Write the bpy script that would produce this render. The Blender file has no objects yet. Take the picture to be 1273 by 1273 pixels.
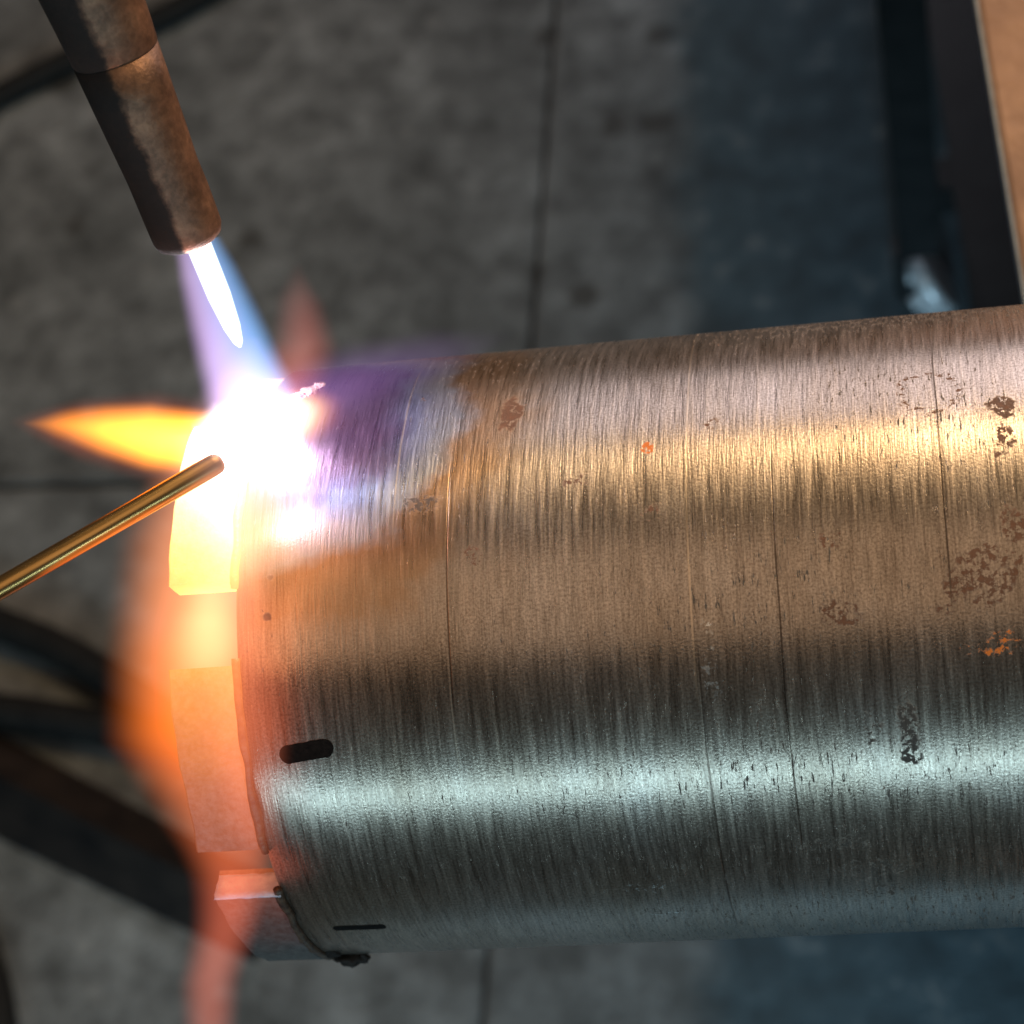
import bpy, bmesh, math, random
from mathutils import Vector, Matrix, noise as mnoise

random.seed(7)
S = bpy.context.scene
C = S.collection

# ------------------------------------------------------------------ camera
R = 0.05                      # pipe radius (m); 100 mm core barrel
H = 0.80                      # height of the pipe axis above the floor
ALPHA = math.radians(22)      # camera lean from the vertical, about the pipe axis
F = 2805.0                    # focal length in photo pixels (photo is 1273 px)
W = Matrix.Translation((0, 0, H)) @ Matrix.Rotation(ALPHA, 4, 'X')   # pipe frame -> world
CAM_P = Matrix.Translation((0.10484, 0, 0.37647)) @ (
    Matrix.Rotation(0.18564, 4, 'Y') @ Matrix.Rotation(0.0598, 4, 'X') @ Matrix.Rotation(-0.06575, 4, 'Z'))
CAM = W @ CAM_P
cd = bpy.data.cameras.new('camera')
cam = bpy.data.objects.new('camera', cd); C.objects.link(cam)
cam.matrix_world = CAM
cd.sensor_width = 36; cd.lens = 36 * F / 1273
cd.clip_start = 0.01; cd.clip_end = 50
cd.dof.use_dof = True; cd.dof.focus_distance = 0.334; cd.dof.aperture_fstop = 26
S.camera = cam

# ------------------------------------------------------------------ world and lamps
w = bpy.data.worlds.new('World'); S.world = w; w.use_nodes = True
w.node_tree.nodes['Background'].inputs[0].default_value = (0.75, 0.85, 1, 1)
w.node_tree.nodes['Background'].inputs[1].default_value = 0.016
S.view_settings.view_transform = 'Standard'; S.view_settings.look = 'None'
S.view_settings.exposure = 0; S.view_settings.gamma = 1
S.cycles.use_denoising = True
S.cycles.volume_step_rate = 0.6
S.cycles.volume_max_steps = 256
S.cycles.max_bounces = 6
S.cycles.volume_bounces = 0
S.cycles.transparent_max_bounces = 16

def area(name, loc, target, size, size_y, energy, color):
    l = bpy.data.lights.new(name, 'AREA'); l.shape = 'RECTANGLE'
    l.size = size; l.size_y = size_y; l.energy = energy; l.color = color
    o = bpy.data.objects.new(name, l); C.objects.link(o)
    o.location = loc
    d = Vector(target) - Vector(loc)
    o.rotation_euler = d.to_track_quat('-Z', 'Y').to_euler()
    return o

# warm shop lamp and a pale window beyond the pipe, cool daylight from the doorway on the camera's side, added panel as dim ceiling bounce
area('shop_lamp', (0.50, 0.74, H + 0.82), (0.15, 0, H), 0.80, 0.13, 11.5, (1, 0.73, 0.41))
area('far_window', (0.50, 1.3, H + 0.45), (0.1, 0, H), 1.2, 0.85, 9, (0.96, 0.90, 1))
area('doorway_light', (0.15, -1.20, H + 0.34), (0.1, 0, H - .2), 2.8, 0.09, 10, (0.50, 0.84, 1))
area('ceiling_bounce', (0.10, -.12, H + 1.45), (0.1, 0.0, H), 1.8, 1.0, 3.4, (1, 0.72, 0.48))

sl = bpy.data.lights.new('floor_fill', 'SPOT'); sl.energy = 42; sl.color = (.50, .80, 1)       # added cool fill light, brightens the near floor and misses the pipe
sl.spot_size = math.radians(66); sl.spot_blend = .7; sl.shadow_soft_size = .08
so = bpy.data.objects.new('floor_fill', sl); C.objects.link(so); so.location = (0.15, -1.05, 0.55)
so.rotation_euler = (Vector((0.1, -.42, 0)) - so.location).to_track_quat('-Z', 'Y').to_euler()

# ------------------------------------------------------------------ pixel helpers
def ray(px, py):
    d = Vector(((px - 636.5) / F, -(py - 636.5) / F, -1))
    return CAM.translation.copy(), CAM.to_3x3() @ d
def at(px, py, depth):                      # point at camera depth
    o, d = ray(px, py); return o + d * depth
def on_z(px, py, z):                        # point on a horizontal plane
    o, d = ray(px, py); return o + d * ((z - o.z) / d.z)
WI = W.inverted()
def on_pipe(px, py, r=R):                   # point on the pipe, in pipe frame
    o, d = ray(px, py); o = WI @ o; d = WI.to_3x3() @ d
    a = d.y**2 + d.z**2; b = 2 * (o.y*d.y + o.z*d.z); c = o.y**2 + o.z**2 - r*r
    q = max(b*b - 4*a*c, 0)
    return o + d * ((-b - math.sqrt(q)) / (2*a))
def cyl(px, py):                            # (x, arc length towards +y) of a pixel on the pipe
    p = on_pipe(px, py); return p.x, math.atan2(p.y, p.z) * R

# ------------------------------------------------------------------ node helpers
class NT:
    def __init__(s, name):
        s.m = bpy.data.materials.new(name); s.m.use_nodes = True
        s.t = s.m.node_tree; s.t.nodes.clear(); s.out = s.n('ShaderNodeOutputMaterial')
    def n(s, typ, **kw):
        x = s.t.nodes.new(typ)
        for k, v in kw.items(): setattr(x, k, v)
        return x
    def lk(s, v, sock):
        if v is None: return
        if isinstance(v, bpy.types.NodeSocket): s.t.links.new(v, sock)
        else:
            try: sock.default_value = v
            except Exception: sock.default_value = (v, v, v)
    def M(s, op, a, b=None, c=None, clamp=False):
        x = s.n('ShaderNodeMath', operation=op, use_clamp=clamp)
        for i, v in enumerate((a, b, c)): s.lk(v, x.inputs[i])
        return x.outputs[0]
    def xyz(s, v):
        x = s.n('ShaderNodeSeparateXYZ'); s.lk(v, x.inputs[0]); return x.outputs
    def vec(s, a, b, c):
        x = s.n('ShaderNodeCombineXYZ')
        for i, v in enumerate((a, b, c)): s.lk(v, x.inputs[i])
        return x.outputs[0]
    def mr(s, v, a, b, c=0., d=1., smooth=True):
        x = s.n('ShaderNodeMapRange', interpolation_type='SMOOTHSTEP' if smooth else 'LINEAR')
        for i, q in enumerate((v, a, b, c, d)): s.lk(q, x.inputs[i])
        return x.outputs[0]
    def noise(s, v, scale, detail=3., rough=.55, dist=0.):
        x = s.n('ShaderNodeTexNoise'); s.lk(v, x.inputs['Vector'])
        x.inputs['Scale'].default_value = scale; x.inputs['Detail'].default_value = detail
        x.inputs['Roughness'].default_value = rough; x.inputs['Distortion'].default_value = dist
        return x.outputs['Fac']
    def ramp(s, v, stops, mode='LINEAR'):
        x = s.n('ShaderNodeValToRGB'); e = x.color_ramp.elements; x.color_ramp.interpolation = mode
        while len(e) < len(stops): e.new(0.5)
        for q, (p, c) in zip(e, stops): q.position = p; q.color = (*c, 1) if len(c) == 3 else c
        s.lk(v, x.inputs[0]); return x.outputs[0]
    def mix(s, f, a, b, mode='MIX'):
        x = s.n('ShaderNodeMix', data_type='RGBA', blend_type=mode)
        s.lk(f, x.inputs[0])
        for v, i in ((a, 6), (b, 7)):
            s.lk(v if isinstance(v, bpy.types.NodeSocket) else (*v, 1), x.inputs[i])
        return x.outputs[2]
    def curve(s, v, pts):
        x = s.n('ShaderNodeFloatCurve'); cm = x.mapping.curves[0]
        while len(cm.points) < len(pts): cm.points.new(.5, .5)
        for q, (a, b) in zip(cm.points, pts): q.location = (a, b); q.handle_type = 'AUTO_CLAMPED'
        x.mapping.update(); s.lk(v, x.inputs['Value']); return x.outputs[0]
    def obj(s): return s.n('ShaderNodeTexCoord').outputs['Object']
    def bsdf(s, color, rough, metal, bump=None, bstr=.3, bdist=.0005, emis=None, estr=None, spec=None):
        b = s.n('ShaderNodeBsdfPrincipled')
        s.lk(color if isinstance(color, bpy.types.NodeSocket) else (*color, 1), b.inputs['Base Color'])
        s.lk(rough, b.inputs['Roughness']); s.lk(metal, b.inputs['Metallic'])
        if spec is not None: s.lk(spec, b.inputs['Specular IOR Level'])
        if bump is not None:
            x = s.n('ShaderNodeBump'); x.inputs['Strength'].default_value = bstr
            x.inputs['Distance'].default_value = bdist; s.lk(bump, x.inputs['Height'])
            s.t.links.new(x.outputs[0], b.inputs['Normal'])
        if emis is not None:
            s.lk(emis if isinstance(emis, bpy.types.NodeSocket) else (*emis, 1), b.inputs['Emission Color'])
            s.lk(estr, b.inputs['Emission Strength'])
        s.t.links.new(b.outputs[0], s.out.inputs['Surface'])
        return b

# the spot the torch heats, in the pipe frame
IMP = on_pipe(338, 522)
IX, IA = IMP.x, math.atan2(IMP.y, IMP.z) * R

def cylcoords(t, v):
    x, y, z = t.xyz(v)
    arc = t.M('MULTIPLY', t.M('ARCTAN2', y, z), R)
    return x, arc

def heat(t, v):
    """distance (m) in the pipe frame from the heated spot"""
    d = t.n('ShaderNodeVectorMath', operation='DISTANCE'); t.lk(v, d.inputs[0])
    d.inputs[1].default_value = IMP
    return d.outputs['Value']

# ------------------------------------------------------------------ materials
def mat_pipe():
    t = NT('turned_steel'); v = t.obj()
    x, a = cylcoords(t, v)
    wob = t.M('MULTIPLY', t.M('SUBTRACT', t.noise(t.vec(x, a, 0.), 40, 2), .5), .0006)
    xs = t.M('ADD', x, wob)
    # turning marks: noise squeezed along the axis, drawn out round the girth
    f1 = t.noise(t.vec(t.M('MULTIPLY', xs, 2900.), t.M('MULTIPLY', a, 170.), 0.), 1, 3, .6)
    f2 = t.noise(t.vec(t.M('MULTIPLY', xs, 1150.), t.M('MULTIPLY', a, 62.), 3.), 1, 3, .6)
    f3 = t.noise(t.vec(t.M('MULTIPLY', xs, 230.), t.M('MULTIPLY', a, 9.), 7.), 1, 2, .5)
    pits = t.noise(t.vec(t.M('MULTIPLY', xs, 2100.), t.M('MULTIPLY', a, 330.), 1.), 1, 4, .65)
    grain = t.noise(t.vec(x, a, 0.), 2600, 2, .6)
    big = t.noise(t.vec(x, a, 2.), 28, 3, .6)
    big2 = t.noise(t.vec(x, a, 9.), 55, 4, .6)
    col = t.ramp(big, [(.3, (.36, .285, .225)), (.5, (.44, .36, .30)), (.7, (.50, .43, .385))])
    st = t.M('ADD', t.M('MULTIPLY', f1, .55), t.M('MULTIPLY', f2, .45))
    col = t.mix(1., col, t.ramp(st, [(.30, (.50, .48, .46)), (.5, (.96, .96, .96)), (.70, (1.40, 1.39, 1.37))]), 'MULTIPLY')
    col = t.mix(1., col, t.ramp(f3, [(.3, (.92, .90, .88)), (.65, (1.05, 1.05, 1.05))]), 'MULTIPLY')
    col = t.mix(1., col, t.ramp(grain, [(.3, (.60, .57, .55)), (.62, (1.15, 1.15, 1.15))]), 'MULTIPLY')
    # temper colours round the heated spot
    ddx = t.M('SUBTRACT', x, IX); dda = t.M('MULTIPLY', t.M('SUBTRACT', a, IA), 1.02)
    d = t.M('SQRT', t.M('ADD', t.M('MULTIPLY', ddx, ddx), t.M('MULTIPLY', dda, dda)))
    d = t.M('ADD', d, t.M('MULTIPLY', t.M('SUBTRACT', big2, .5), .020))
    dn = t.M('DIVIDE', d, .06)
    temper = t.ramp(dn, [(0., (.55, .5, .55)), (.10, (.26, .15, .27)), (.30, (.15, .085, .18)), (.37, (.16, .13, .25)), (.42, (.24, .26, .40)),
                         (.48, (.36, .36, .41)), (.52, (.40, .38, .40)), (.575, (.40, .22, .11)), (.66, (.42, .26, .15)), (.76, (.46, .38, .32))])
    tm = t.ramp(dn, [(0., (.95,)*3), (.5, (.9,)*3), (.66, (.75,)*3), (.84, (0.,)*3)])
    col = t.mix(tm, col, t.mix(.35, temper, t.mix(1., temper, t.ramp(st, [(.3, (.5,)*3), (.7, (1.5,)*3)]), 'MULTIPLY')))
    # dark pitting in dashes, heavier where the mill scale is left
    scale_zone = t.mr(t.noise(t.vec(x, a, 5.), 20, 3, .6), .42, .68)
    far = t.M('MULTIPLY', t.mr(a, .045, .066), t.mr(x, .055, .085))
    low = t.M('MULTIPLY', t.mr(a, .012, -.035), t.mr(x, .01, .06))
    zone = t.M('MAXIMUM', t.M('MULTIPLY', scale_zone, .6), t.M('MAXIMUM', far, t.M('MULTIPLY', low, .5)))
    thr = t.M('SUBTRACT', .67, t.M('MULTIPLY', zone, .16))
    pm = t.mr(t.M('SUBTRACT', pits, thr), 0., .05)
    col = t.mix(t.M('MULTIPLY', pm, .85), col, (.055, .045, .038))
    # rust blooms of their own shape
    rust = None
    rn = t.noise(t.vec(x, a, 11.), 900, 4, .7)
    rn2 = t.noise(t.vec(x, a, 4.), 260, 3, .6)
    warp = t.M('MULTIPLY', t.M('SUBTRACT', rn2, .5), 3.4)
    def blot(px, py, rx, ry, dens):
        cx, ca = cyl(px, py); k = .000133
        dx = t.M('DIVIDE', t.M('SUBTRACT', x, cx), rx * k)
        da = t.M('DIVIDE', t.M('SUBTRACT', a, ca), ry * k)
        r = t.M('SQRT', t.M('ADD', t.M('MULTIPLY', dx, dx), t.M('MULTIPLY', da, da)))
        r = t.M('ADD', r, warp)
        e = t.mr(r, 1.15, .75)
        return t.M('MULTIPLY', e, t.mr(rn, .60 - dens, .66 - dens))
    def many(lst):
        o = None
        for q in lst:
            b = blot(*q); o = b if o is None else t.M('MAXIMUM', o, b)
        return o
    brown = many([(638, 512, 15, 26, .2), (585, 690, 10, 12, .1), (1215, 715, 36, 26, .13), (1262, 655, 14, 22, .15), (1050, 762, 20, 18, .12),
                  (1245, 540, 12, 26, .12), (1030, 670, 14, 10, .1), (1175, 760, 10, 10, .1), (1190, 735, 14, 10, .1), (1235, 690, 18, 12, .1), (1225, 745, 20, 14, .1), (1265, 690, 10, 12, .1), (810, 635, 12, 14, .1), (1247, 505, 14, 18, .2),
                  (888, 527, 10, 9, .10), (712, 598, 12, 14, .08), (336, 718, 6, 6, .4), (333, 767, 6, 6, .4)])
    ring_c = cyl(1155, 487)
    rdx = t.M('DIVIDE', t.M('SUBTRACT', x, ring_c[0]), .0042); rda = t.M('DIVIDE', t.M('SUBTRACT', a, ring_c[1]), .0042)
    rr = t.M('SQRT', t.M('ADD', t.M('MULTIPLY', rdx, rdx), t.M('MULTIPLY', rda, rda)))
    ring = t.M('MULTIPLY', t.mr(t.M('ABSOLUTE', t.M('SUBTRACT', t.M('ADD', rr, t.M('MULTIPLY', warp, .2)), 1.)), .2, .1), t.mr(rn, .52, .58))
    brown = t.M('MAXIMUM', brown, ring)
    speck = t.M('MULTIPLY', t.mr(t.noise(t.vec(x, a, 21.), 420, 3, .7), .69, .73), t.mr(big2, .45, .6))
    brown = t.M('MAXIMUM', brown, speck)
    col = t.mix(t.M('MULTIPLY', brown, .9), col, t.ramp(rn, [(.3, (.045, .018, .010)), (.7, (.17, .062, .028))]))
    dark = many([(1132, 915, 12, 32, .16), (1087, 908, 11, 18, .08), (1085, 1080, 36, 16, .1), (1040, 1050, 30, 10, .1), (520, 625, 24, 12, .12), (1100, 1105, 30, 14, .08)])
    col = t.mix(t.M('MULTIPLY', dark, .9), col, (.035, .024, .018))
    orange = many([(1250, 793, 20, 9, .09), (1224, 806, 22, 8, .07), (806, 556, 7, 7, .16)])
    col = t.mix(orange, col, (.75, .20, .03))
    nick = many([(884, 835, 9, 44, .06), (800, 1104, 26, 8, .06), (825, 1136, 20, 4, .05)])
    col = t.mix(nick, col, (.85, .83, .80))
    # scribed rings round the girth
    def line(px, py, half, lo, hi):
        cx, _ = cyl(px, py)
        dd = t.M('ABSOLUTE', t.M('SUBTRACT', xs, cx))
        m = t.mr(dd, half, half * .35)
        return t.M('MULTIPLY', m, t.M('MULTIPLY', t.mr(a, lo, lo + .006), t.mr(a, hi, hi - .006)))
    dl = t.M('MAXIMUM', line(556, 740, .00018, -.012, .032), line(965, 700, .00015, -.04, .03))
    dl = t.M('MAXIMUM', dl, line(1165, 520, .00015, .0, .05))
    dl = t.M('MAXIMUM', dl, t.M('MULTIPLY', line(885, 980, .0002, -.06, .0), .8))
    col = t.mix(t.M('MULTIPLY', dl, .75), col, (.07, .045, .03))
    ll = t.M('MAXIMUM', line(862, 800, .00022, -.012, .08), t.M('MULTIPLY', line(497, 560, .0002, .015, .06), .7))
    ll = t.M('MAXIMUM', ll, line(560, 850, .00015, -.02, .0))
    col = t.mix(t.M('MULTIPLY', ll, .55), col, (.80, .62, .46))
    rust_all = t.M('MAXIMUM', t.M('MAXIMUM', brown, dark), t.M('MAXIMUM', orange, pm))
    metal = t.M('MULTIPLY_ADD', rust_all, -.8, .88)
    rough = t.M('ADD', .255, t.M('MULTIPLY', t.M('SUBTRACT', f2, .35), .35))
    rough = t.M('ADD', rough, t.M('MULTIPLY', rust_all, .4), clamp=True)
    hgt = t.M('ADD', t.M('MULTIPLY', f1, .9), t.M('ADD', t.M('MULTIPLY', f2, 1.), t.M('MULTIPLY', grain, .5)))
    hgt = t.M('SUBTRACT', hgt, t.M('ADD', t.M('MULTIPLY', pm, .8), dl))
    # the metal beside the torch glows
    g = t.mr(heat(t, v), .013, .003)
    b = t.bsdf(col, rough, metal, hgt, .5, .00010, t.ramp(g, [(0., (1, .2, .03)), (.5, (1, .5, .15)), (1., (1, .8, .5))]), t.M('MULTIPLY', t.M('POWER', g, 1.6), 2.2))
    b.inputs['Anisotropic'].default_value = .55
    tg = t.n('ShaderNodeTangent', direction_type='RADIAL', axis='X')
    t.t.links.new(tg.outputs[0], b.inputs['Tangent']); b.inputs['Anisotropic Rotation'].default_value = .25
    return t.m

def mat_segment():
    t = NT('diamond_segment'); v = t.obj()
    n1 = t.noise(v, 900, 4, .6); n2 = t.noise(v, 160, 3, .6)
    col = t.ramp(n1, [(.3, (.07, .06, .055)), (.7, (.17, .15, .14))])
    hd = heat(t, v)
    g = t.mr(t.M('ADD', hd, t.M('MULTIPLY', t.M('SUBTRACT', n2, .5), .006)), .088, .012, 0., 1., False)
    e = t.ramp(g, [(0., (.9, .10, .02)), (.35, (1, .22, .05)), (.62, (1, .42, .07)), (.8, (1, .62, .16)), (1., (1, .85, .6))])
    st = t.M('MULTIPLY', t.M('POWER', g, 1.8), 2.3)
    t.bsdf(col, .5, .35, t.noise(v, 2200, 3), .5, .0002, e, st)
    return t.m

def mat_bead():
    t = NT('braze_filler'); v = t.obj()
    n1 = t.noise(v, 700, 3)
    hd = heat(t, v)
    g = t.mr(hd, .062, .014, 0., 1., False)
    e = t.ramp(g, [(0., (1, .12, .02)), (.5, (1, .4, .04)), (1., (1, .75, .15))])
    t.bsdf(t.ramp(n1, [(.3, (.05, .026, .02)), (.7, (.17, .10, .06))]), .45, .3, t.noise(v, 1200, 3), .6, .0003, e, t.M('MULTIPLY', t.M('POWER', g, 1.5), 1.6))
    return t.m

def mat_flux():
    t = NT('glassy_flux'); v = t.obj(); n1 = t.noise(v, 800, 4)
    t.bsdf(t.ramp(n1, [(.3, (.30, .16, .20)), (.7, (.62, .45, .47))]), .35, 0., t.noise(v, 1500, 3), .8, .0004)
    return t.m

def mat_plain(name, c1, c2, scale, rough, metal, bscale=None, bstr=.4, bdist=.0005, spec=None):
    t = NT(name); v = t.obj(); n1 = t.noise(v, scale, 5, .65)
    t.bsdf(t.ramp(n1, [(.3, c1), (.7, c2)]), rough, metal, t.noise(v, bscale or scale * 4, 4), bstr, bdist, spec=spec)
    return t.m

def mat_concrete():
    t = NT('shop_concrete'); v = t.n('ShaderNodeNewGeometry').outputs['Position']
    n1 = t.noise(v, 9, 5, .6); n2 = t.noise(v, 38, 4, .6); n3 = t.noise(v, 260, 3, .6)
    col = t.ramp(n1, [(.3, (.075, .077, .076)), (.55, (.142, .145, .143)), (.75, (.24, .245, .243))])
    col = t.mix(1., col, t.ramp(n2, [(.3, (.5,)*3), (.5, (1.,)*3), (.7, (1.5,)*3)]), 'MULTIPLY')
    col = t.mix(1., col, t.ramp(n3, [(.3, (.8,)*3), (.7, (1.2,)*3)]), 'MULTIPLY')
    vo = t.n('ShaderNodeTexVoronoi'); t.lk(v, vo.inputs['Vector']); vo.inputs['Scale'].default_value = 17
    spot = t.mr(t.M('ADD', vo.outputs['Distance'], t.M('MULTIPLY', n2, .25)), .34, .22)
    col = t.mix(t.M('MULTIPLY', spot, .75), col, (.035, .032, .028))
    vo2 = t.n('ShaderNodeTexVoronoi'); t.lk(v, vo2.inputs['Vector']); vo2.inputs['Scale'].default_value = 27
    sp2 = t.mr(t.M('ADD', vo2.outputs['Distance'], t.M('MULTIPLY', n2, .3)), .33, .22)
    col = t.mix(t.M('MULTIPLY', sp2, .2), col, (.42, .41, .39))
    # bench shade painted into the floor as dark blue-grey on one side
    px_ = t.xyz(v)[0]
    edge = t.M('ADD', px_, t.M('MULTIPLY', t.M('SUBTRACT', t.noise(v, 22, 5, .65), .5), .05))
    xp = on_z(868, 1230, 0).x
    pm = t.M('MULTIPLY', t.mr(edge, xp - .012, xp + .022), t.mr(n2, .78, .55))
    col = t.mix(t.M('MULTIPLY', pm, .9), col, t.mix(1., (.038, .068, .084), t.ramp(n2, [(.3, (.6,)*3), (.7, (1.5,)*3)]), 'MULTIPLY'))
    t.bsdf(col, .62, 0., t.M('ADD', n2, n3), .5, .002)
    return t.m

def mat_nozzle():
    t = NT('shaded_copper'); v = t.obj()
    n1 = t.noise(v, 160, 5, .65); n2 = t.noise(v, 900, 3, .6)
    col = t.ramp(n1, [(.3, (.11, .06, .04)), (.6, (.24, .125, .075)), (.8, (.36, .20, .12))])
    col = t.mix(1., col, t.ramp(n2, [(.3, (.7,)*3), (.7, (1.2,)*3)]), 'MULTIPLY')
    x, y, z = t.xyz(v)                        # nozzle's shaded side painted near-black, ragged edge
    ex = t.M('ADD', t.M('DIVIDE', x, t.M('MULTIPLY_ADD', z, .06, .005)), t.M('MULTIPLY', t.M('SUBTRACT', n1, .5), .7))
    side_shade = t.mr(ex, .12, -.12)
    col = t.mix(t.M('MULTIPLY', side_shade, .95), col, (.010, .009, .009))
    t.bsdf(col, t.M('MULTIPLY_ADD', side_shade, .3, .5), t.M('MULTIPLY_ADD', side_shade, -.45, .5), n2, .4, .0003, spec=.3)
    return t.m

def mat_rod():
    t = NT('brass_rod'); v = t.obj(); x, y, z = t.xyz(v)
    n1 = t.noise(t.vec(t.M('MULTIPLY', x, 900.), t.M('MULTIPLY', y, 900.), t.M('MULTIPLY', z, 60.)), 1, 3)
    tip = t.mr(z, .012, 0.)
    col = t.mix(t.M('MULTIPLY', tip, .8), t.ramp(n1, [(.3, (.42, .23, .07)), (.7, (.68, .42, .16))]), (.22, .12, .09))
    t.bsdf(col, t.M('MULTIPLY_ADD', tip, .2, .26), .95, n1, .25, .0002)
    return t.m

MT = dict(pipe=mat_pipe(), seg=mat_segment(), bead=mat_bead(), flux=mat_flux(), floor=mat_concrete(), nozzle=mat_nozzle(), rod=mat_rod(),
          base=mat_plain('joint_grit', (.022, .018, .015), (.06, .05, .045), 120, .9, 0.),
          rubber=mat_plain('black_rubber', (.006, .006, .006), (.014, .013, .012), 90, .7, 0., spec=.2),
          blacksteel=mat_plain('black_painted_steel', (.008, .009, .010), (.02, .02, .021), 60, .45, 0.),
          darkbar=mat_plain('dark_rusty_steel', (.007, .005, .005), (.028, .019, .015), 45, .7, 0., spec=.25),
          plate=mat_plain('rusty_plate', (.17, .08, .04), (.33, .18, .10), 60, .6, .1, 300, .5, .0006),
          bare=mat_plain('ground_edge', (.20, .22, .25), (.34, .37, .41), 200, .5, .2),
          chrome=mat_plain('chrome', (.6, .63, .66), (.8, .82, .85), 90, .34, .3),
          palecoat=mat_plain('pale_end_face', (.62, .58, .70), (.86, .82, .9), 500, .5, 0., 1500, .6, .0004),
          ink=mat_plain('black_marker_ink', (.003, .0025, .0025), (.012, .010, .009), 1400, .8, 0., 3000, .3, .0001, spec=.1))

# ------------------------------------------------------------------ object helpers
def obj(name, bm, m, parent=None, mw=None, smooth=True, local=False):
    me = bpy.data.meshes.new(name); bm.to_mesh(me); bm.free()
    me.materials.append(m)
    if smooth:
        for p in me.polygons: p.use_smooth = True
    o = bpy.data.objects.new(name, me); C.objects.link(o)
    if parent is not None: o.parent = parent
    if mw is not None: o.matrix_world = mw
    return o
def thing(name, label, cat, mw=None, group=None, kind=None):
    o = bpy.data.objects.new(name, None); C.objects.link(o); o.empty_display_size = .02
    if mw is not None: o.matrix_world = mw
    tag(o, label, cat, group, kind); return o
def tag(o, label, cat, group=None, kind=None):
    o['label'] = label
    if cat: o['category'] = cat
    if group: o['group'] = group
    if kind: o['kind'] = kind
def frame(p0, p1, ref):
    z = (p1 - p0).normalized(); x = (ref - z * ref.dot(z)).normalized(); y = z.cross(x)
    m = Matrix((x, y, z)).transposed().to_4x4(); m.translation = p0
    return m, (p1 - p0).length
CAMX = CAM.to_3x3() @ Vector((1, 0, 0)); CAMY = CAM.to_3x3() @ Vector((0, 1, 0)); CAMZ = CAM.to_3x3() @ Vector((0, 0, 1))

def lathe(bm, prof, n=32, cap0=True, cap1=True, off=None, yscale=1.):
    rings = []
    for i, (z, r) in enumerate(prof):
        ox = off[i] if off else 0
        rings.append([bm.verts.new((ox + r * math.cos(2*math.pi*k/n), yscale * r * math.sin(2*math.pi*k/n), z)) for k in range(n)])
    for a, b in zip(rings, rings[1:]):
        for k in range(n): bm.faces.new((a[k], a[(k+1) % n], b[(k+1) % n], b[k]))
    if cap0: bm.faces.new(rings[0][::-1])
    if cap1: bm.faces.new(rings[-1])
    return rings
def box(bm, lo, hi, bev=0.):
    r = bmesh.ops.create_cube(bm, size=1)
    for q in r['verts']:
        q.co = Vector([lo[i] + (q.co[i] + .5) * (hi[i] - lo[i]) for i in range(3)])
    if bev:
        es = list({e for q in r['verts'] for e in q.link_edges})
        bmesh.ops.bevel(bm, geom=es, offset=bev, segments=2, affect='EDGES')
def prism(bm, pts, z0, z1, bev=0.):
    lo = [bm.verts.new((p[0], p[1], z0)) for p in pts]; hi = [bm.verts.new((p[0], p[1], z1)) for p in pts]
    bm.faces.new(lo[::-1]); bm.faces.new(hi); n = len(pts)
    for i in range(n): bm.faces.new((lo[i], lo[(i+1) % n], hi[(i+1) % n], hi[i]))
    bmesh.ops.recalc_face_normals(bm, faces=bm.faces)
    if bev: bmesh.ops.bevel(bm, geom=list(bm.edges), offset=bev, segments=2, affect='EDGES')
def tube(bm, pts, r, n=14):
    prev = None; rings = []
    for i, p in enumerate(pts):
        d = (pts[min(i+1, len(pts)-1)] - pts[max(i-1, 0)]).normalized()
        u = d.cross(Vector((0, 0, 1))).normalized(); v = u.cross(d)
        rings.append([bm.verts.new(p + (u*math.cos(2*math.pi*k/n) + v*math.sin(2*math.pi*k/n)) * r) for k in range(n)])
    for a, b in zip(rings, rings[1:]):
        for k in range(n): bm.faces.new((a[k], a[(k+1) % n], b[(k+1) % n], b[k]))
    bm.faces.new(rings[0][::-1]); bm.faces.new(rings[-1])
    bmesh.ops.recalc_face_normals(bm, faces=bm.faces)
def smoothpath(pts, n=10):
    out = []
    P = [pts[0]] + list(pts) + [pts[-1]]
    for i in range(1, len(P) - 2):
        for k in range(n):
            t = k / n; a, b, c, d = P[i-1], P[i], P[i+1], P[i+2]
            out.append(.5 * ((2*b) + (c-a)*t + (2*a-5*b+4*c-d)*t*t + (3*b-a-3*c+d)*t**3))
    out.append(pts[-1]); return out

# ------------------------------------------------------------------ floor: grit bed with slabs, open joints between
ja, jb = on_z(690, 0, 0), on_z(600, 1255, 0)
jd = (ja - jb).normalized()
jl = on_z(60, 603, 0)
ang = math.atan2(jd.y, jd.x) - math.pi/2
org = jb + jd * (jl - jb).dot(jd)              # where the two joints cross
FM = Matrix.Translation((org.x, org.y, 0)) @ Matrix.Rotation(ang, 4, 'Z')
bm = bmesh.new(); box(bm, (-3, -3, -.06), (3, 3, -.012))
floor = obj('floor', bm, MT['base'], None, FM, smooth=False)
floor['kind'] = 'structure'; floor['label'] = 'dark grey stained concrete slab floor of the workshop'
gap = .0016
def slab(x0, x1, y0, y1):
    bm = bmesh.new(); box(bm, (x0 + gap, y0 + gap, -.05), (x1 - gap, y1 - gap, 0), .0018)
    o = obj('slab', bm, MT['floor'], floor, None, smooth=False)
for i in range(-2, 2):
    for j in range(-2, 2):
        slab(i * 1.2, (i + 1) * 1.2, j * 1.2, (j + 1) * 1.2)

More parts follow.
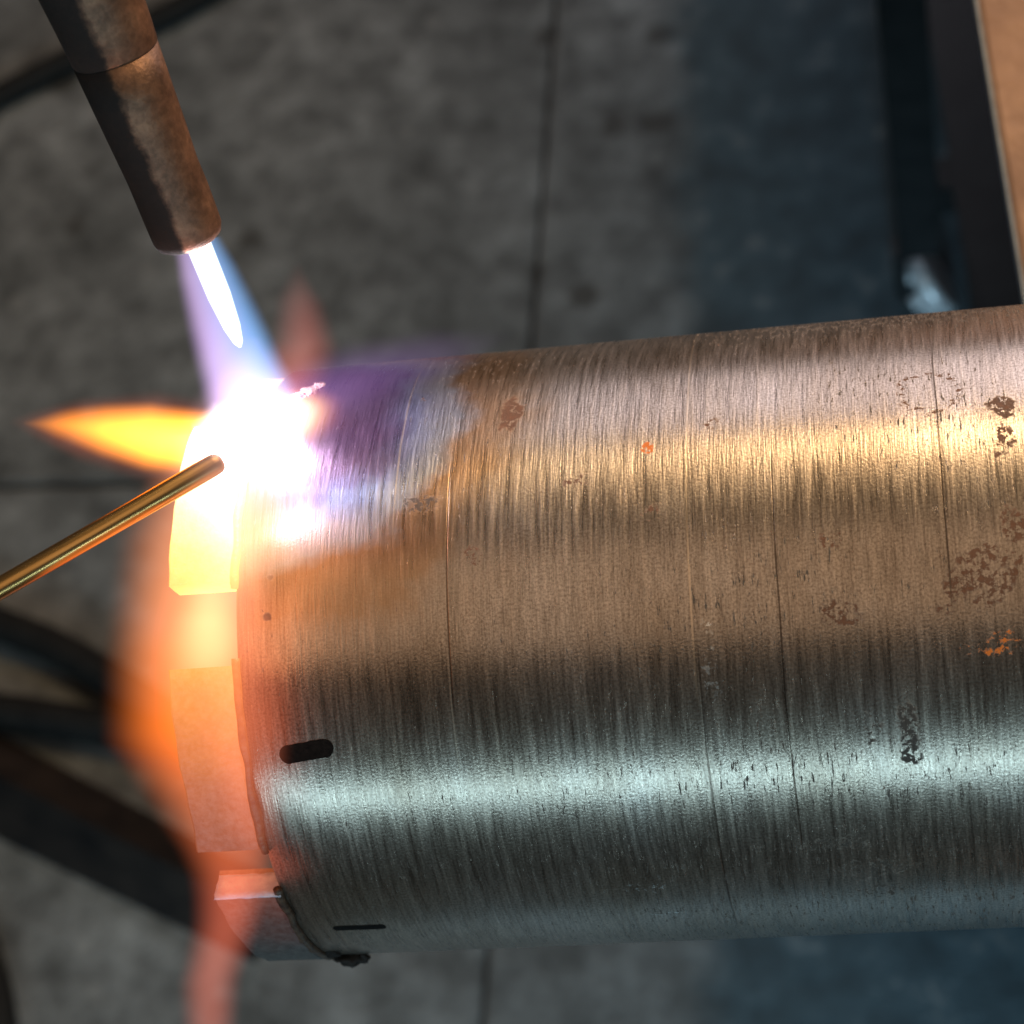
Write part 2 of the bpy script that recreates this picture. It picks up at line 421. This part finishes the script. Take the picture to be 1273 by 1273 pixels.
# ------------------------------------------------------------------ the pipe (core barrel) with brazed segments
pipe = thing('steel_pipe', 'large turned steel core barrel with scratches and rust spots, heated at its end', 'pipe', W)
bm = bmesh.new(); N = 160; L = .46; RI = .0458
xs = [0, .0006, .01, .03, .06, .1, .15, .2, .26, .33, L]
outer = []
for i, x in enumerate(xs):
    r = R - (.0005 if i == 0 else 0)
    outer.append([bm.verts.new((x, r*math.sin(2*math.pi*k/N), r*math.cos(2*math.pi*k/N))) for k in range(N)])
inner = [[bm.verts.new((x, RI*math.sin(2*math.pi*k/N), RI*math.cos(2*math.pi*k/N))) for k in range(N)] for x in (0, L)]
def skin(a, b):
    for k in range(N): bm.faces.new((a[k], a[(k+1) % N], b[(k+1) % N], b[k]))
for a, b in zip(outer, outer[1:]): skin(a, b)
skin(inner[0], outer[0]); skin(outer[-1], inner[1]); skin(inner[1], inner[0])
bmesh.ops.recalc_face_normals(bm, faces=bm.faces)
tubeo = obj('tube', bm, MT['pipe'], pipe, W)
tubeo.data.set_sharp_from_angle(angle=math.radians(40))

def segment(a0, a1, seed, hot=False):
    """a0..a1: degrees, 0 faces the camera, + towards the near side"""
    bm = bmesh.new(); n = 14; rnd = random.Random(seed)
    x0, x1, r0, r1 = -.0106, -.0002, .0452, .0507
    sec = [(x0, r0), (x0, r0 + .0025), (x0, r1 - .0003), (x0 + .0003, r1), (x0 + .004, r1), (x0 + .008, r1), (x1 - .0006, r1), (x1, r1 - .0005), (x1, r0)]
    rings = []
    for i in range(n + 1):
        f = i / n; th = -math.radians(a0 + (a1 - a0) * f)
        ring = []
        for (x, r) in sec:
            q = Vector((x, r, f * 30 + seed * 7))
            j = mnoise.noise(q * 300 + Vector((seed, 0, 0))) * .00022
            jx = mnoise.noise(Vector((f * 6, r * 900, seed * 3.1))) * (.00045 if x < x0 + .001 else .0001)
            sh = .0001 if i in (0, n) else 0
            ring.append(bm.verts.new((x + jx, (r + j - sh) * math.sin(th), (r + j - sh) * math.cos(th))))
        rings.append(ring)
    m = len(sec)
    for a, b in zip(rings, rings[1:]):
        for k in range(m): bm.faces.new((a[k], a[(k+1) % m], b[(k+1) % m], b[k]))
    bm.faces.new(rings[0][::-1]); bm.faces.new(rings[-1])
    bmesh.ops.recalc_face_normals(bm, faces=bm.faces)
    o = obj('segment', bm, MT['seg'], pipe, W)
    o.data.set_sharp_from_angle(angle=math.radians(35))
    # bead of filler along the joint
    bm = bmesh.new(); rr = []; n = 36
    for i in range(n + 1):
        f = i / n; th = -math.radians(a0 - 1.2 + (a1 - a0 + 2.4) * f)
        br = .0005 + .0003 * (mnoise.noise(Vector((f * 5, seed * 5.3, 0))) + .3) + .0005 * max(0, mnoise.noise(Vector((f * 11, seed, 4))) - .2)
        br = max(br, .0003)
        cx = -.0001 + .0004 * mnoise.noise(Vector((f * 7, 3, seed)))
        rr.append([bm.verts.new((cx + br*1.2*math.cos(2*math.pi*k/8), (R + .0002 + br*math.sin(2*math.pi*k/8))*math.sin(th),
                                 (R + .0002 + br*math.sin(2*math.pi*k/8))*math.cos(th))) for k in range(8)])
    for a, b in zip(rr, rr[1:]):
        for k in range(8): bm.faces.new((a[k], a[(k+1) % 8], b[(k+1) % 8], b[k]))
    bm.faces.new(rr[0][::-1]); bm.faces.new(rr[-1]); bmesh.ops.recalc_face_normals(bm, faces=bm.faces)
    obj('braze_bead', bm, MT['bead'], o, W)
    return o
segs = []
for i, (a0, a1) in enumerate([(-49.4, -14.6), (0, 34), (45.5, 80), (92, 126), (138, 172), (184, 218), (230, 262)]):
    segs.append(segment(a0, a1, i + 1))
# thin pale layer on the upper end of the third segment
bm = bmesh.new(); th = -math.radians(45.5); n_ = 9
fr = Vector((0, math.sin(th), math.cos(th))); tg_ = Vector((0, math.cos(th), -math.sin(th)))
g0 = []
for lay in (0, 1):
    for i in range(n_):
        for j in range(6):
            x = -.0106 + .0108 * i / (n_ - 1); rr_ = .0462 + .0047 * j / 5
            e_ = 0 if (i in (0, n_-1) or j in (0, 5)) else 1
            q = Vector((x, 0, 0)) + fr * rr_ + tg_ * (-.0001 if lay == 0 else .00012 + e_ * (.00025 + .0003 * mnoise.noise(Vector((i * .9, j * .9, 2)))))
            q += Vector((.0003 * mnoise.noise(Vector((j * 1.3, 5, lay))), 0, 0)) + fr * .0002 * mnoise.noise(Vector((i * 1.1, 8, lay)))
            g0.append(bm.verts.new(q))
def gi(l, i, j): return g0[l * n_ * 6 + i * 6 + j]
for i in range(n_ - 1):
    for j in range(5):
        bm.faces.new((gi(1, i, j), gi(1, i+1, j), gi(1, i+1, j+1), gi(1, i, j+1))); bm.faces.new((gi(0, i, j), gi(0, i, j+1), gi(0, i+1, j+1), gi(0, i+1, j)))
for i in range(n_ - 1):
    for j in (0, 5): bm.faces.new((gi(0, i, j), gi(0, i+1, j), gi(1, i+1, j), gi(1, i, j)))
for j in range(5):
    for i in (0, n_ - 1): bm.faces.new((gi(0, i, j), gi(0, i, j+1), gi(1, i, j+1), gi(1, i, j)))
bmesh.ops.recalc_face_normals(bm, faces=bm.faces)
fc = obj('pale_layer', bm, MT['palecoat'], segs[2], W)
segs[0]['label'] = 'yellow hot segment under the torch flame'
segs[1]['label'] = 'orange glowing segment below the yellow hot one'
segs[2]['label'] = 'dark segment with a pale end face'

def crust(pts, size, seed, name='flux_crust', m='flux', flat=.35):
    """lumpy residue sitting on the pipe: a chain of flattened blobs in one mesh"""
    bm = bmesh.new()
    for i, (px, py, s) in enumerate(pts):
        p = on_pipe(px, py); nrm = Vector((0, p.y, p.z)).normalized()
        r = bmesh.ops.create_icosphere(bm, subdivisions=3, radius=1)
        for q in r['verts']:
            c = q.co.copy(); c *= 1 + .45 * mnoise.noise(c * 1.7 + Vector((seed, i, 0))) + .2 * mnoise.noise(c * 4 + Vector((i, seed, 0)))
            up = c.dot(nrm); c = c - nrm * up * (1 - flat)
            q.co = p + c * size * s
    return obj(name, bm, MT[m], pipe, W)
crust([(333, 545, 1), (340, 535, 1.1), (350, 524, 1), (360, 516, .9)], .0014, 3)
crust([(372, 492, .9), (384, 486, 1.1), (396, 480, .8)], .0014, 8)
crust([(425, 1188, 1), (436, 1191, 1.3), (450, 1190, .8), (414, 1184, .8)], .0016, 5, 'braze_drip', 'darkbar', .7)

def stroke(px0, py0, px1, py1, hw, seed):
    """marker line following the curve of the pipe"""
    bm = bmesh.new(); a, b = cyl(px0, py0), cyl(px1, py1); n = 40
    d = Vector((b[0]-a[0], b[1]-a[1])); ln = d.length; d /= ln; nn = Vector((-d.y, d.x))
    k = .000133 * hw; rows = []
    for i in range(n + 1):
        s = (1 - math.cos(math.pi * i / n)) / 2 * (ln + 2*k) - k
        e = 1.
        if s < 0: e = math.sqrt(max(0, 1 - (s/k)**2))
        if s > ln: e = math.sqrt(max(0, 1 - ((s-ln)/k)**2))
        row = []
        for j in range(5):
            wv = 1 + .12 * mnoise.noise(Vector((s * 900, j // 3, seed)))
            q = Vector(a) + d * s + nn * k * max(e, .04) * wv * (j/2 - 1)
            th = q.y / R; rr = R + .00006
            row.append(bm.verts.new((q.x, rr*math.sin(th), rr*math.cos(th))))
        rows.append(row)
    for p, q in zip(rows, rows[1:]):
        for j in range(4): bm.faces.new((p[j], q[j], q[j+1], p[j+1]))
    bmesh.ops.recalc_face_normals(bm, faces=bm.faces)
    return obj('marker_stroke', bm, MT['ink'], pipe, W)
stroke(359, 938, 403, 930, 11, 1)['label'] = 'short thick black marker line'
stroke(420, 1154, 474, 1152, 6, 2)

# ------------------------------------------------------------------ torch
p0 = at(238, 301, .336); p1 = at(90, -66, .312)
TM, TL = frame(p0, p1, CAMX)
torch = thing('torch', 'brown copper torch tip with painted-in shade down one side, blowing a blue flame', 'torch', TM)
def cone_r(z): return .00545 + .047 * max(0, z - .012) * (1 if z < .05 else 1)
bm = bmesh.new()
pr = [(.0035, .0017), (.0006, .0019), (.0, .0026), (.0001, .0041), (.0007, .0050), (.0018, .0054)]
zs = [.004, .008, .012, .018, .024, .0305]
pr += [(z, cone_r(z)) for z in zs]
lathe(bm, pr, 48, True, True)
for v in bm.verts:
    v.co.x += .00012 * mnoise.noise(v.co * 260); v.co.y += .00012 * mnoise.noise(v.co * 260 + Vector((9, 0, 0)))
bmesh.ops.recalc_face_normals(bm, faces=bm.faces)
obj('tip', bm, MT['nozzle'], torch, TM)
bm = bmesh.new()
pr = [(.0304, .0059), (.0306, .0062), (.0309, .0064), (.036, .0067), (.046, .0075), (.06, .0083), (TL + .02, .0092), (TL + .14, .0095)]
lathe(bm, pr, 48); bmesh.ops.recalc_face_normals(bm, faces=bm.faces)
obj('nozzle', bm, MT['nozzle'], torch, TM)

# ------------------------------------------------------------------ filler rod
r0 = at(276, 572, .3305); r1 = at(-75, 775, .318)
RM, RL = frame(r0, r1, CAMX); RL += .22
bm = bmesh.new(); rr = .00162
lathe(bm, [(0, rr*.45), (rr*.12, rr*.75), (rr*.45, rr*.97), (rr, rr)] + [(RL*q/10, rr) for q in range(1, 11)], 24)
bmesh.ops.recalc_face_normals(bm, faces=bm.faces)
rod = obj('brazing_rod', bm, MT['rod'], None, RM)
tag(rod, 'thin brass brazing rod pointing at the glowing joint', 'rod')

# ------------------------------------------------------------------ flames: glowing gas, thickest in the middle
def flame(name, parent, a, b, widths, V, color, soft=.25, off=None, flat=1., nz=.25, nscale=60., edge=None, core=0.):
    """a, b: (px, py, depth) of root and tip; widths: [(t, half width px)], off: [(t, px)] sideways, V: [(t, brightness)]"""
    A, B = at(*a), at(*b)
    M_, L_ = frame(A, B, CAMX if abs(a[1]-b[1]) > abs(a[0]-b[0]) else CAMY)
    px = (a[2] + b[2]) / 2 / F
    def ev(pts, t):
        for (t0, v0), (t1, v1) in zip(pts, pts[1:]):
            if t <= t1: return v0 + (v1 - v0) * max(0, t - t0) / (t1 - t0)
        return pts[-1][1]
    WM = max(q for _, q in widths); OM = max(1e-6, max((abs(q) for _, q in off), default=0)) if off else 0
    n = 28; prof = []; offs = []
    for i in range(n + 1):
        t = i / n; prof.append((t * L_, max(ev(widths, t), .6) * px * 1.02)); offs.append(ev(off, t) * px if off else 0)
    bm = bmesh.new(); lathe(bm, prof, 24, True, True, offs, flat); bmesh.ops.recalc_face_normals(bm, faces=bm.faces)
    t = NT(name + '_gas'); v = t.obj(); x, y, z = t.xyz(v)
    tt = t.M('DIVIDE', z, L_, clamp=True)
    def lut(pts, mx):                      # piecewise-linear lookup
        return t.ramp(tt, [(p, (q / mx,) * 3) for p, q in pts])
    rad = t.M('MULTIPLY', lut(widths, WM), WM * px)
    cx = t.M('MULTIPLY', t.M('MULTIPLY_ADD', lut([(p, q + OM) for p, q in off], 2*OM), 2., -1.), OM * px) if off else 0.
    ns = t.noise(t.vec(t.M('MULTIPLY', x, 1.), y, t.M('MULTIPLY', z, .45)), nscale, 2, .5)
    dx = t.M('SUBTRACT', x, cx); dy = t.M('DIVIDE', y, flat)
    r = t.M('DIVIDE', t.M('SQRT', t.M('ADD', t.M('MULTIPLY', dx, dx), t.M('MULTIPLY', dy, dy))), rad)
    r = t.M('MULTIPLY', r, t.M('MULTIPLY_ADD', ns, nz * 1.0, 1.))
    fall = t.mr(r, 1., soft)
    if core: fall = t.M('ADD', fall, t.M('MULTIPLY', t.mr(r, .5, 0.), core))
    VM = max(q for _, q in V)
    inten = t.M('MULTIPLY', t.M('MULTIPLY', lut(V, VM), VM), fall)
    inten = t.M('MULTIPLY', inten, t.M('MULTIPLY_ADD', t.M('SUBTRACT', ns, .5), nz * 3, 1.))
    thick = WM * px * 2 * flat * (.35 + .45 * soft)
    e = t.n('ShaderNodeEmission')
    if isinstance(color, list): c = t.ramp(tt, color)
    else: c = (*color, 1)
    if edge is not None:                     # sideways tint: edge = (left colour, right colour)
        sx = t.mr(t.M('DIVIDE', dx, rad), -.7, .7)
        c = t.mix(sx, edge[0], edge[1])
    t.lk(c, e.inputs['Color']); t.lk(t.M('DIVIDE', inten, thick), e.inputs['Strength'])
    t.t.links.new(e.outputs[0], t.out.inputs['Volume'])
    o = obj(name, bm, t.m, parent, M_)
    return o

fl = thing('torch_flame', 'blue white torch flame spilling orange tongues round the pipe end', 'flame', Matrix.Translation(at(246, 305, .336)))
flame('inner_cone', fl, (246, 302, .3362), (299, 432, .3385), [(0, 17), (.5, 16), (.8, 12), (.95, 7), (1, 2)],
      [(0, 9), (1, 7)], (.80, .93, 1), soft=.72, nz=0.)
flame('outer_envelope', fl, (245, 303, .336), (325, 535, .341), [(0, 35), (.15, 44), (.4, 54), (.8, 66), (1, 66)],
      [(0, 1.0), (.35, .95), (.7, 1.2), (1, 1.6)], (1, 1, 1), soft=.5, nz=.06, edge=((.74, .50, .95), (.22, .50, 1)))
flame('impact_glow', fl, (368, 500, .338), (245, 578, .336), [(0, 10), (.25, 42), (.6, 66), (.85, 56), (1, 20)],
      [(0, 1.2), (.4, 5), (.7, 6), (1, 3)], (1, .86, .92), soft=.0, nz=.2)
flame('glow_skirt', fl, (315, 420, .34), (318, 745, .328), [(0, 20), (.25, 95), (.5, 130), (.8, 100), (1, 30)],
      [(0, .25), (.4, 1.1), (.68, 1.3), (.85, .8), (1, .2)], [(0, (.95, .55, .85)), (.4, (1, .66, .70)), (.7, (1, .55, .3)), (1, (1, .45, .15))], soft=.0, nz=.25)
flame('side_tongue', fl, (310, 553, .338), (30, 526, .338), [(0, 46), (.2, 48), (.45, 52), (.65, 42), (.85, 24), (1, 5)],
      [(0, 8), (.25, 6), (.5, 3.4), (.7, 2.0), (.88, 1.0), (1, .15)], (1, .30, .022), soft=.0, nz=.15, off=[(0, 0), (.4, -3), (.8, 3), (1, 0)], core=.4)
flame('falling_flame', fl, (240, 540, .342), (260, 1310, .353), [(0, 50), (.16, 112), (.34, 132), (.48, 134), (.57, 108), (.66, 76), (.74, 60), (.84, 52), (1, 44)],
      [(0, .8), (.16, .9), (.34, 1.25), (.46, 1.2), (.58, .7), (.75, .8), (.88, .7), (1, .6)],
      [(0, (1, .34, .16)), (.25, (1, .30, .10)), (.35, (1, .26, .07)), (.46, (1, .19, .02)), (.6, (1, .20, .05)), (.75, (1, .19, .09)), (1, (1, .26, .17))],
      soft=.05, nz=.2, off=[(0, 5), (.16, 0), (.34, -2), (.48, -6), (.6, 18), (.7, 34), (.78, 28), (.88, 4), (1, 0)], nscale=40)
flame('hot_core', fl, (258, 690, .345), (262, 1060, .352), [(0, 30), (.3, 66), (.6, 60), (1, 16)],
      [(0, .3), (.22, .7), (.4, .2), (1, .0)], (1, .48, .22), soft=.0, nz=.2, off=[(0, 0), (.5, -6), (1, 10)])
flame('front_veil', fl, (285, 600, .328), (325, 1110, .338), [(0, 30), (.25, 78), (.6, 84), (.85, 56), (1, 15)],
      [(0, .6), (.15, .8), (.3, .6), (.5, .42), (.85, .34), (1, .1)], [(0, (1, .50, .32)), (.2, (1, .42, .24)), (.45, (1, .22, .10)), (1, (1, .20, .085))], soft=.0, flat=.45, nz=.3, off=[(0, 0), (.5, -12), (1, 0)])
flame('tongue_halo', fl, (310, 556, .339), (12, 524, .339), [(0, 60), (.4, 74), (.7, 54), (.9, 26), (1, 8)],
      [(0, .5), (.4, .42), (.8, .3), (1, .02)], (1, .16, .05), soft=.0, nz=.3)
flame('rear_lick', fl, (345, 520, .36), (370, 325, .362), [(0, 60), (.4, 62), (.75, 44), (1, 8)],
      [(0, .4), (.5, .22), (.8, .10), (1, .01)], (1, .26, .20), soft=.0, nz=.3, off=[(0, 0), (.5, 22), (1, 0)])
flame('violet_veil', fl, (340, 505, .350), (640, 415, .362), [(0, 56), (.35, 66), (.7, 50), (1, 8)],
      [(0, .26), (.4, .14), (.75, .05), (1, .0)], (.55, .28, .85), soft=.0, nz=.3)
# the light the flame throws
def glow_light(name, p, e, col, rad):
    l = bpy.data.lights.new(name, 'POINT'); l.energy = e; l.color = col; l.shadow_soft_size = rad
    o = bpy.data.objects.new(name, l); C.objects.link(o); o.location = p; o.parent = fl
    o.matrix_parent_inverse = fl.matrix_world.inverted(); return o
nrm = (W.to_3x3() @ Vector((0, IMP.y, IMP.z))).normalized()
glow_light('flame_light', W @ IMP + nrm * .013 - CAMX * .003 - CAMY * .004, .065, (.92, .90, 1), .006)
glow_light('flame_light_low', at(205, 760, .325), .007, (1, .42, .16), .014)

# ------------------------------------------------------------------ bench on the right
ZT = H - .105
e0, e1 = on_z(1217, 0, ZT), on_z(1274, 345, ZT)
ed = (e0 - e1).normalized()
nn = Vector((ed.y, -ed.x, 0)); nn = nn if nn.x > 0 else -nn
BM = Matrix((nn, ed, Vector((0, 0, 1)))).transposed().to_4x4(); BM.translation = Vector((e1.x, e1.y, 0))
bench = thing('workbench', 'steel bench with rusty brown top plate and black square leg beside the pipe', 'bench', BM)
bm = bmesh.new(); prism(bm, [(0, -.42), (.62, -.42), (.62, 1.05), (0, 1.05)], ZT - .010, ZT, .0008)
obj('top_plate', bm, MT['plate'], bench, BM, smooth=False)
bm = bmesh.new(); box(bm, (-.0008, -.42, ZT - .0085), (-.0001, 1.05, ZT - .0012), .0003)
obj('ground_edge', bm, MT['bare'], bench, BM, smooth=False)
ft = on_z(1141, 288, .075)
fl_ = BM.inverted() @ ft
wc = BM.inverted() @ on_z(1157, 352, .0222); wdx, wdy = wc.x - fl_.x, wc.y - fl_.y
def leg(x, y):
    bm = bmesh.new(); box(bm, (x - .0115, y - .0115, .064), (x + .0115, y + .0115, ZT - .0101), .002)
    o = obj('leg', bm, MT['blacksteel'], bench, BM, smooth=False)
    # wheel with a bright rim and hub bolts
    cm = BM @ Matrix.Translation((x + wdx, y + wdy, .0222)) @ Matrix.Rotation(math.radians(12), 4, 'Z') @ Matrix.Rotation(math.radians(66), 4, 'Y')
    bm = bmesh.new()
    lathe(bm, [(-.004, .012), (-.004, .0195), (-.003, .0213), (.004, .0213), (.006, .0195), (.0065, .016), (.0065, .004)], 36)
    bmesh.ops.recalc_face_normals(bm, faces=bm.faces)
    wl = obj('wheel', bm, MT['chrome'], o, cm)
    bm = bmesh.new(); box(bm, (x + wdx - .020, y + wdy - .006, .016), (x + wdx - .013, max(y, y + wdy) + .008, .0642), .001)
    obj('fork', bm, MT['blacksteel'], o, BM, smooth=False)
    for k in range(5):
        bm = bmesh.new(); r_ = bmesh.ops.create_cone(bm, cap_ends=True, segments=6, radius1=.0042, radius2=.0036, depth=.008)
        for q in r_['verts']: q.co += Vector((.0125*math.cos(k*1.2566+.3), .0125*math.sin(k*1.2566+.3), -.008))
        obj('bolt', bm, MT['chrome'], o, cm, smooth=False)
leg(fl_.x, fl_.y)
bm = bmesh.new(); box(bm, (fl_.x + .019, -.40, .130), (.57, fl_.y + .30, .134), .001)
obj('shelf', bm, MT['blacksteel'], bench, BM, smooth=False)
leg(.58, fl_.y); leg(.58, -.38); leg(max(fl_.x, .03), -.38)
bm = bmesh.new(); box(bm, (fl_.x + .0116, fl_.y - .010, ZT - .040), (.20, fl_.y + .010, ZT - .0102), .001)
obj('top_rail', bm, MT['blacksteel'], bench, BM, smooth=False)
bm = bmesh.new(); box(bm, (fl_.x + .0116, fl_.y - .010, .105), (.56, fl_.y + .010, .1298), .001)
obj('shelf_rail', bm, MT['blacksteel'], bench, BM, smooth=False)
# V-block the pipe lies in
bm = bmesh.new()
hb = H - ZT; hw = .06
s = R * math.sqrt(2)
prof = [(-hw, ZT), (hw, ZT), (hw, H - s + hw - .012), (hw - .012, H - s + hw - .012), (0, H - s), (-hw + .012, H - s + hw - .012), (-hw, H - s + hw - .012)]
xa, xb = .335, .385
f = [bm.verts.new((xa, y, z)) for y, z in prof]; g = [bm.verts.new((xb, y, z)) for y, z in prof]
bm.faces.new(f); bm.faces.new(g[::-1])
for i in range(len(prof)): bm.faces.new((f[i], f[(i+1) % 7], g[(i+1) % 7], g[i]))
bmesh.ops.recalc_face_normals(bm, faces=bm.faces)
vb = obj('v_block', bm, MT['darkbar'], None, None, smooth=False)
tag(vb, 'dark steel V-block on the bench cradling the pipe', 'block')

# ------------------------------------------------------------------ hoses and bar on the floor
def hose(pts, r, label):
    P = [on_z(x, y, r) for x, y in pts]
    e_ = (P[0] - P[1]).normalized(); P = [P[0] + e_ * .55 + Vector((-e_.y, e_.x, 0)) * .12, P[0] + e_ * .25 + Vector((-e_.y, e_.x, 0)) * .03] + P
    e_ = (P[-1] - P[-2]).normalized(); P += [P[-1] + e_ * .22 + Vector((-e_.y, e_.x, 0)) * .03, P[-1] + e_ * .5 + Vector((-e_.y, e_.x, 0)) * .10]
    bm = bmesh.new(); tube(bm, smoothpath(P), r)
    o = obj('hose', bm, MT['rubber']); tag(o, label, 'hose', 'black hoses on the floor'); return o
hose([(-120, 700), (-20, 766), (60, 800), (140, 845), (230, 905), (330, 960), (430, 990)], .0105, 'black hose sloping steeply behind the orange flame, below the brass rod')
hose([(-140, 870), (-20, 882), (60, 893), (150, 908), (240, 925), (340, 930), (440, 920)], .0110, 'black hose running nearly level behind the orange flame, between hose and steel bar')
hose([(-130, 190), (-20, 130), (60, 88), (130, 55), (220, 12), (300, -35), (400, -90)], .0085, 'black hose passing behind the torch nozzle')
hose([(-60, 1130), (-22, 1190), (-6, 1240), (0, 1290), (-6, 1360)], .0100, 'black hose curving past the foot of the dark steel bar')

b0, b1 = on_z(-70, 938, 0), on_z(345, 1150, 0)
bd = (b1 - b0).normalized(); bx = Vector((bd.y, -bd.x, 0))     # bx: towards the near side
AM = Matrix((bd, -bx, Vector((0, 0, 1)))).transposed().to_4x4(); AM.translation = Vector((b0.x, b0.y, 0))
bl = (b1 - b0).length
bm = bmesh.new()
# angle section lying on its edges: two flanges meeting in a ridge
tk = .005; wv = .037
prof = [(-.030, 0), (-.030 + .007, 0), (0, .027), (.026 - .007, 0), (.026, 0), (0, .034)]
a_ = [bm.verts.new((0, y, z)) for y, z in prof]; b_ = [bm.verts.new((bl, y * .8, z)) for y, z in prof]
bm.faces.new(a_); bm.faces.new(b_[::-1])
for i in range(6): bm.faces.new((a_[i], a_[(i+1) % 6], b_[(i+1) % 6], b_[i]))
bmesh.ops.recalc_face_normals(bm, faces=bm.faces)
bmesh.ops.bevel(bm, geom=list(bm.edges), offset=.001, segments=2, affect='EDGES')
bar = obj('angle_bar', bm, MT['darkbar'], None, AM, smooth=False)
tag(bar, 'wide dark steel angle bar on the floor by the pipe end', 'steel bar')
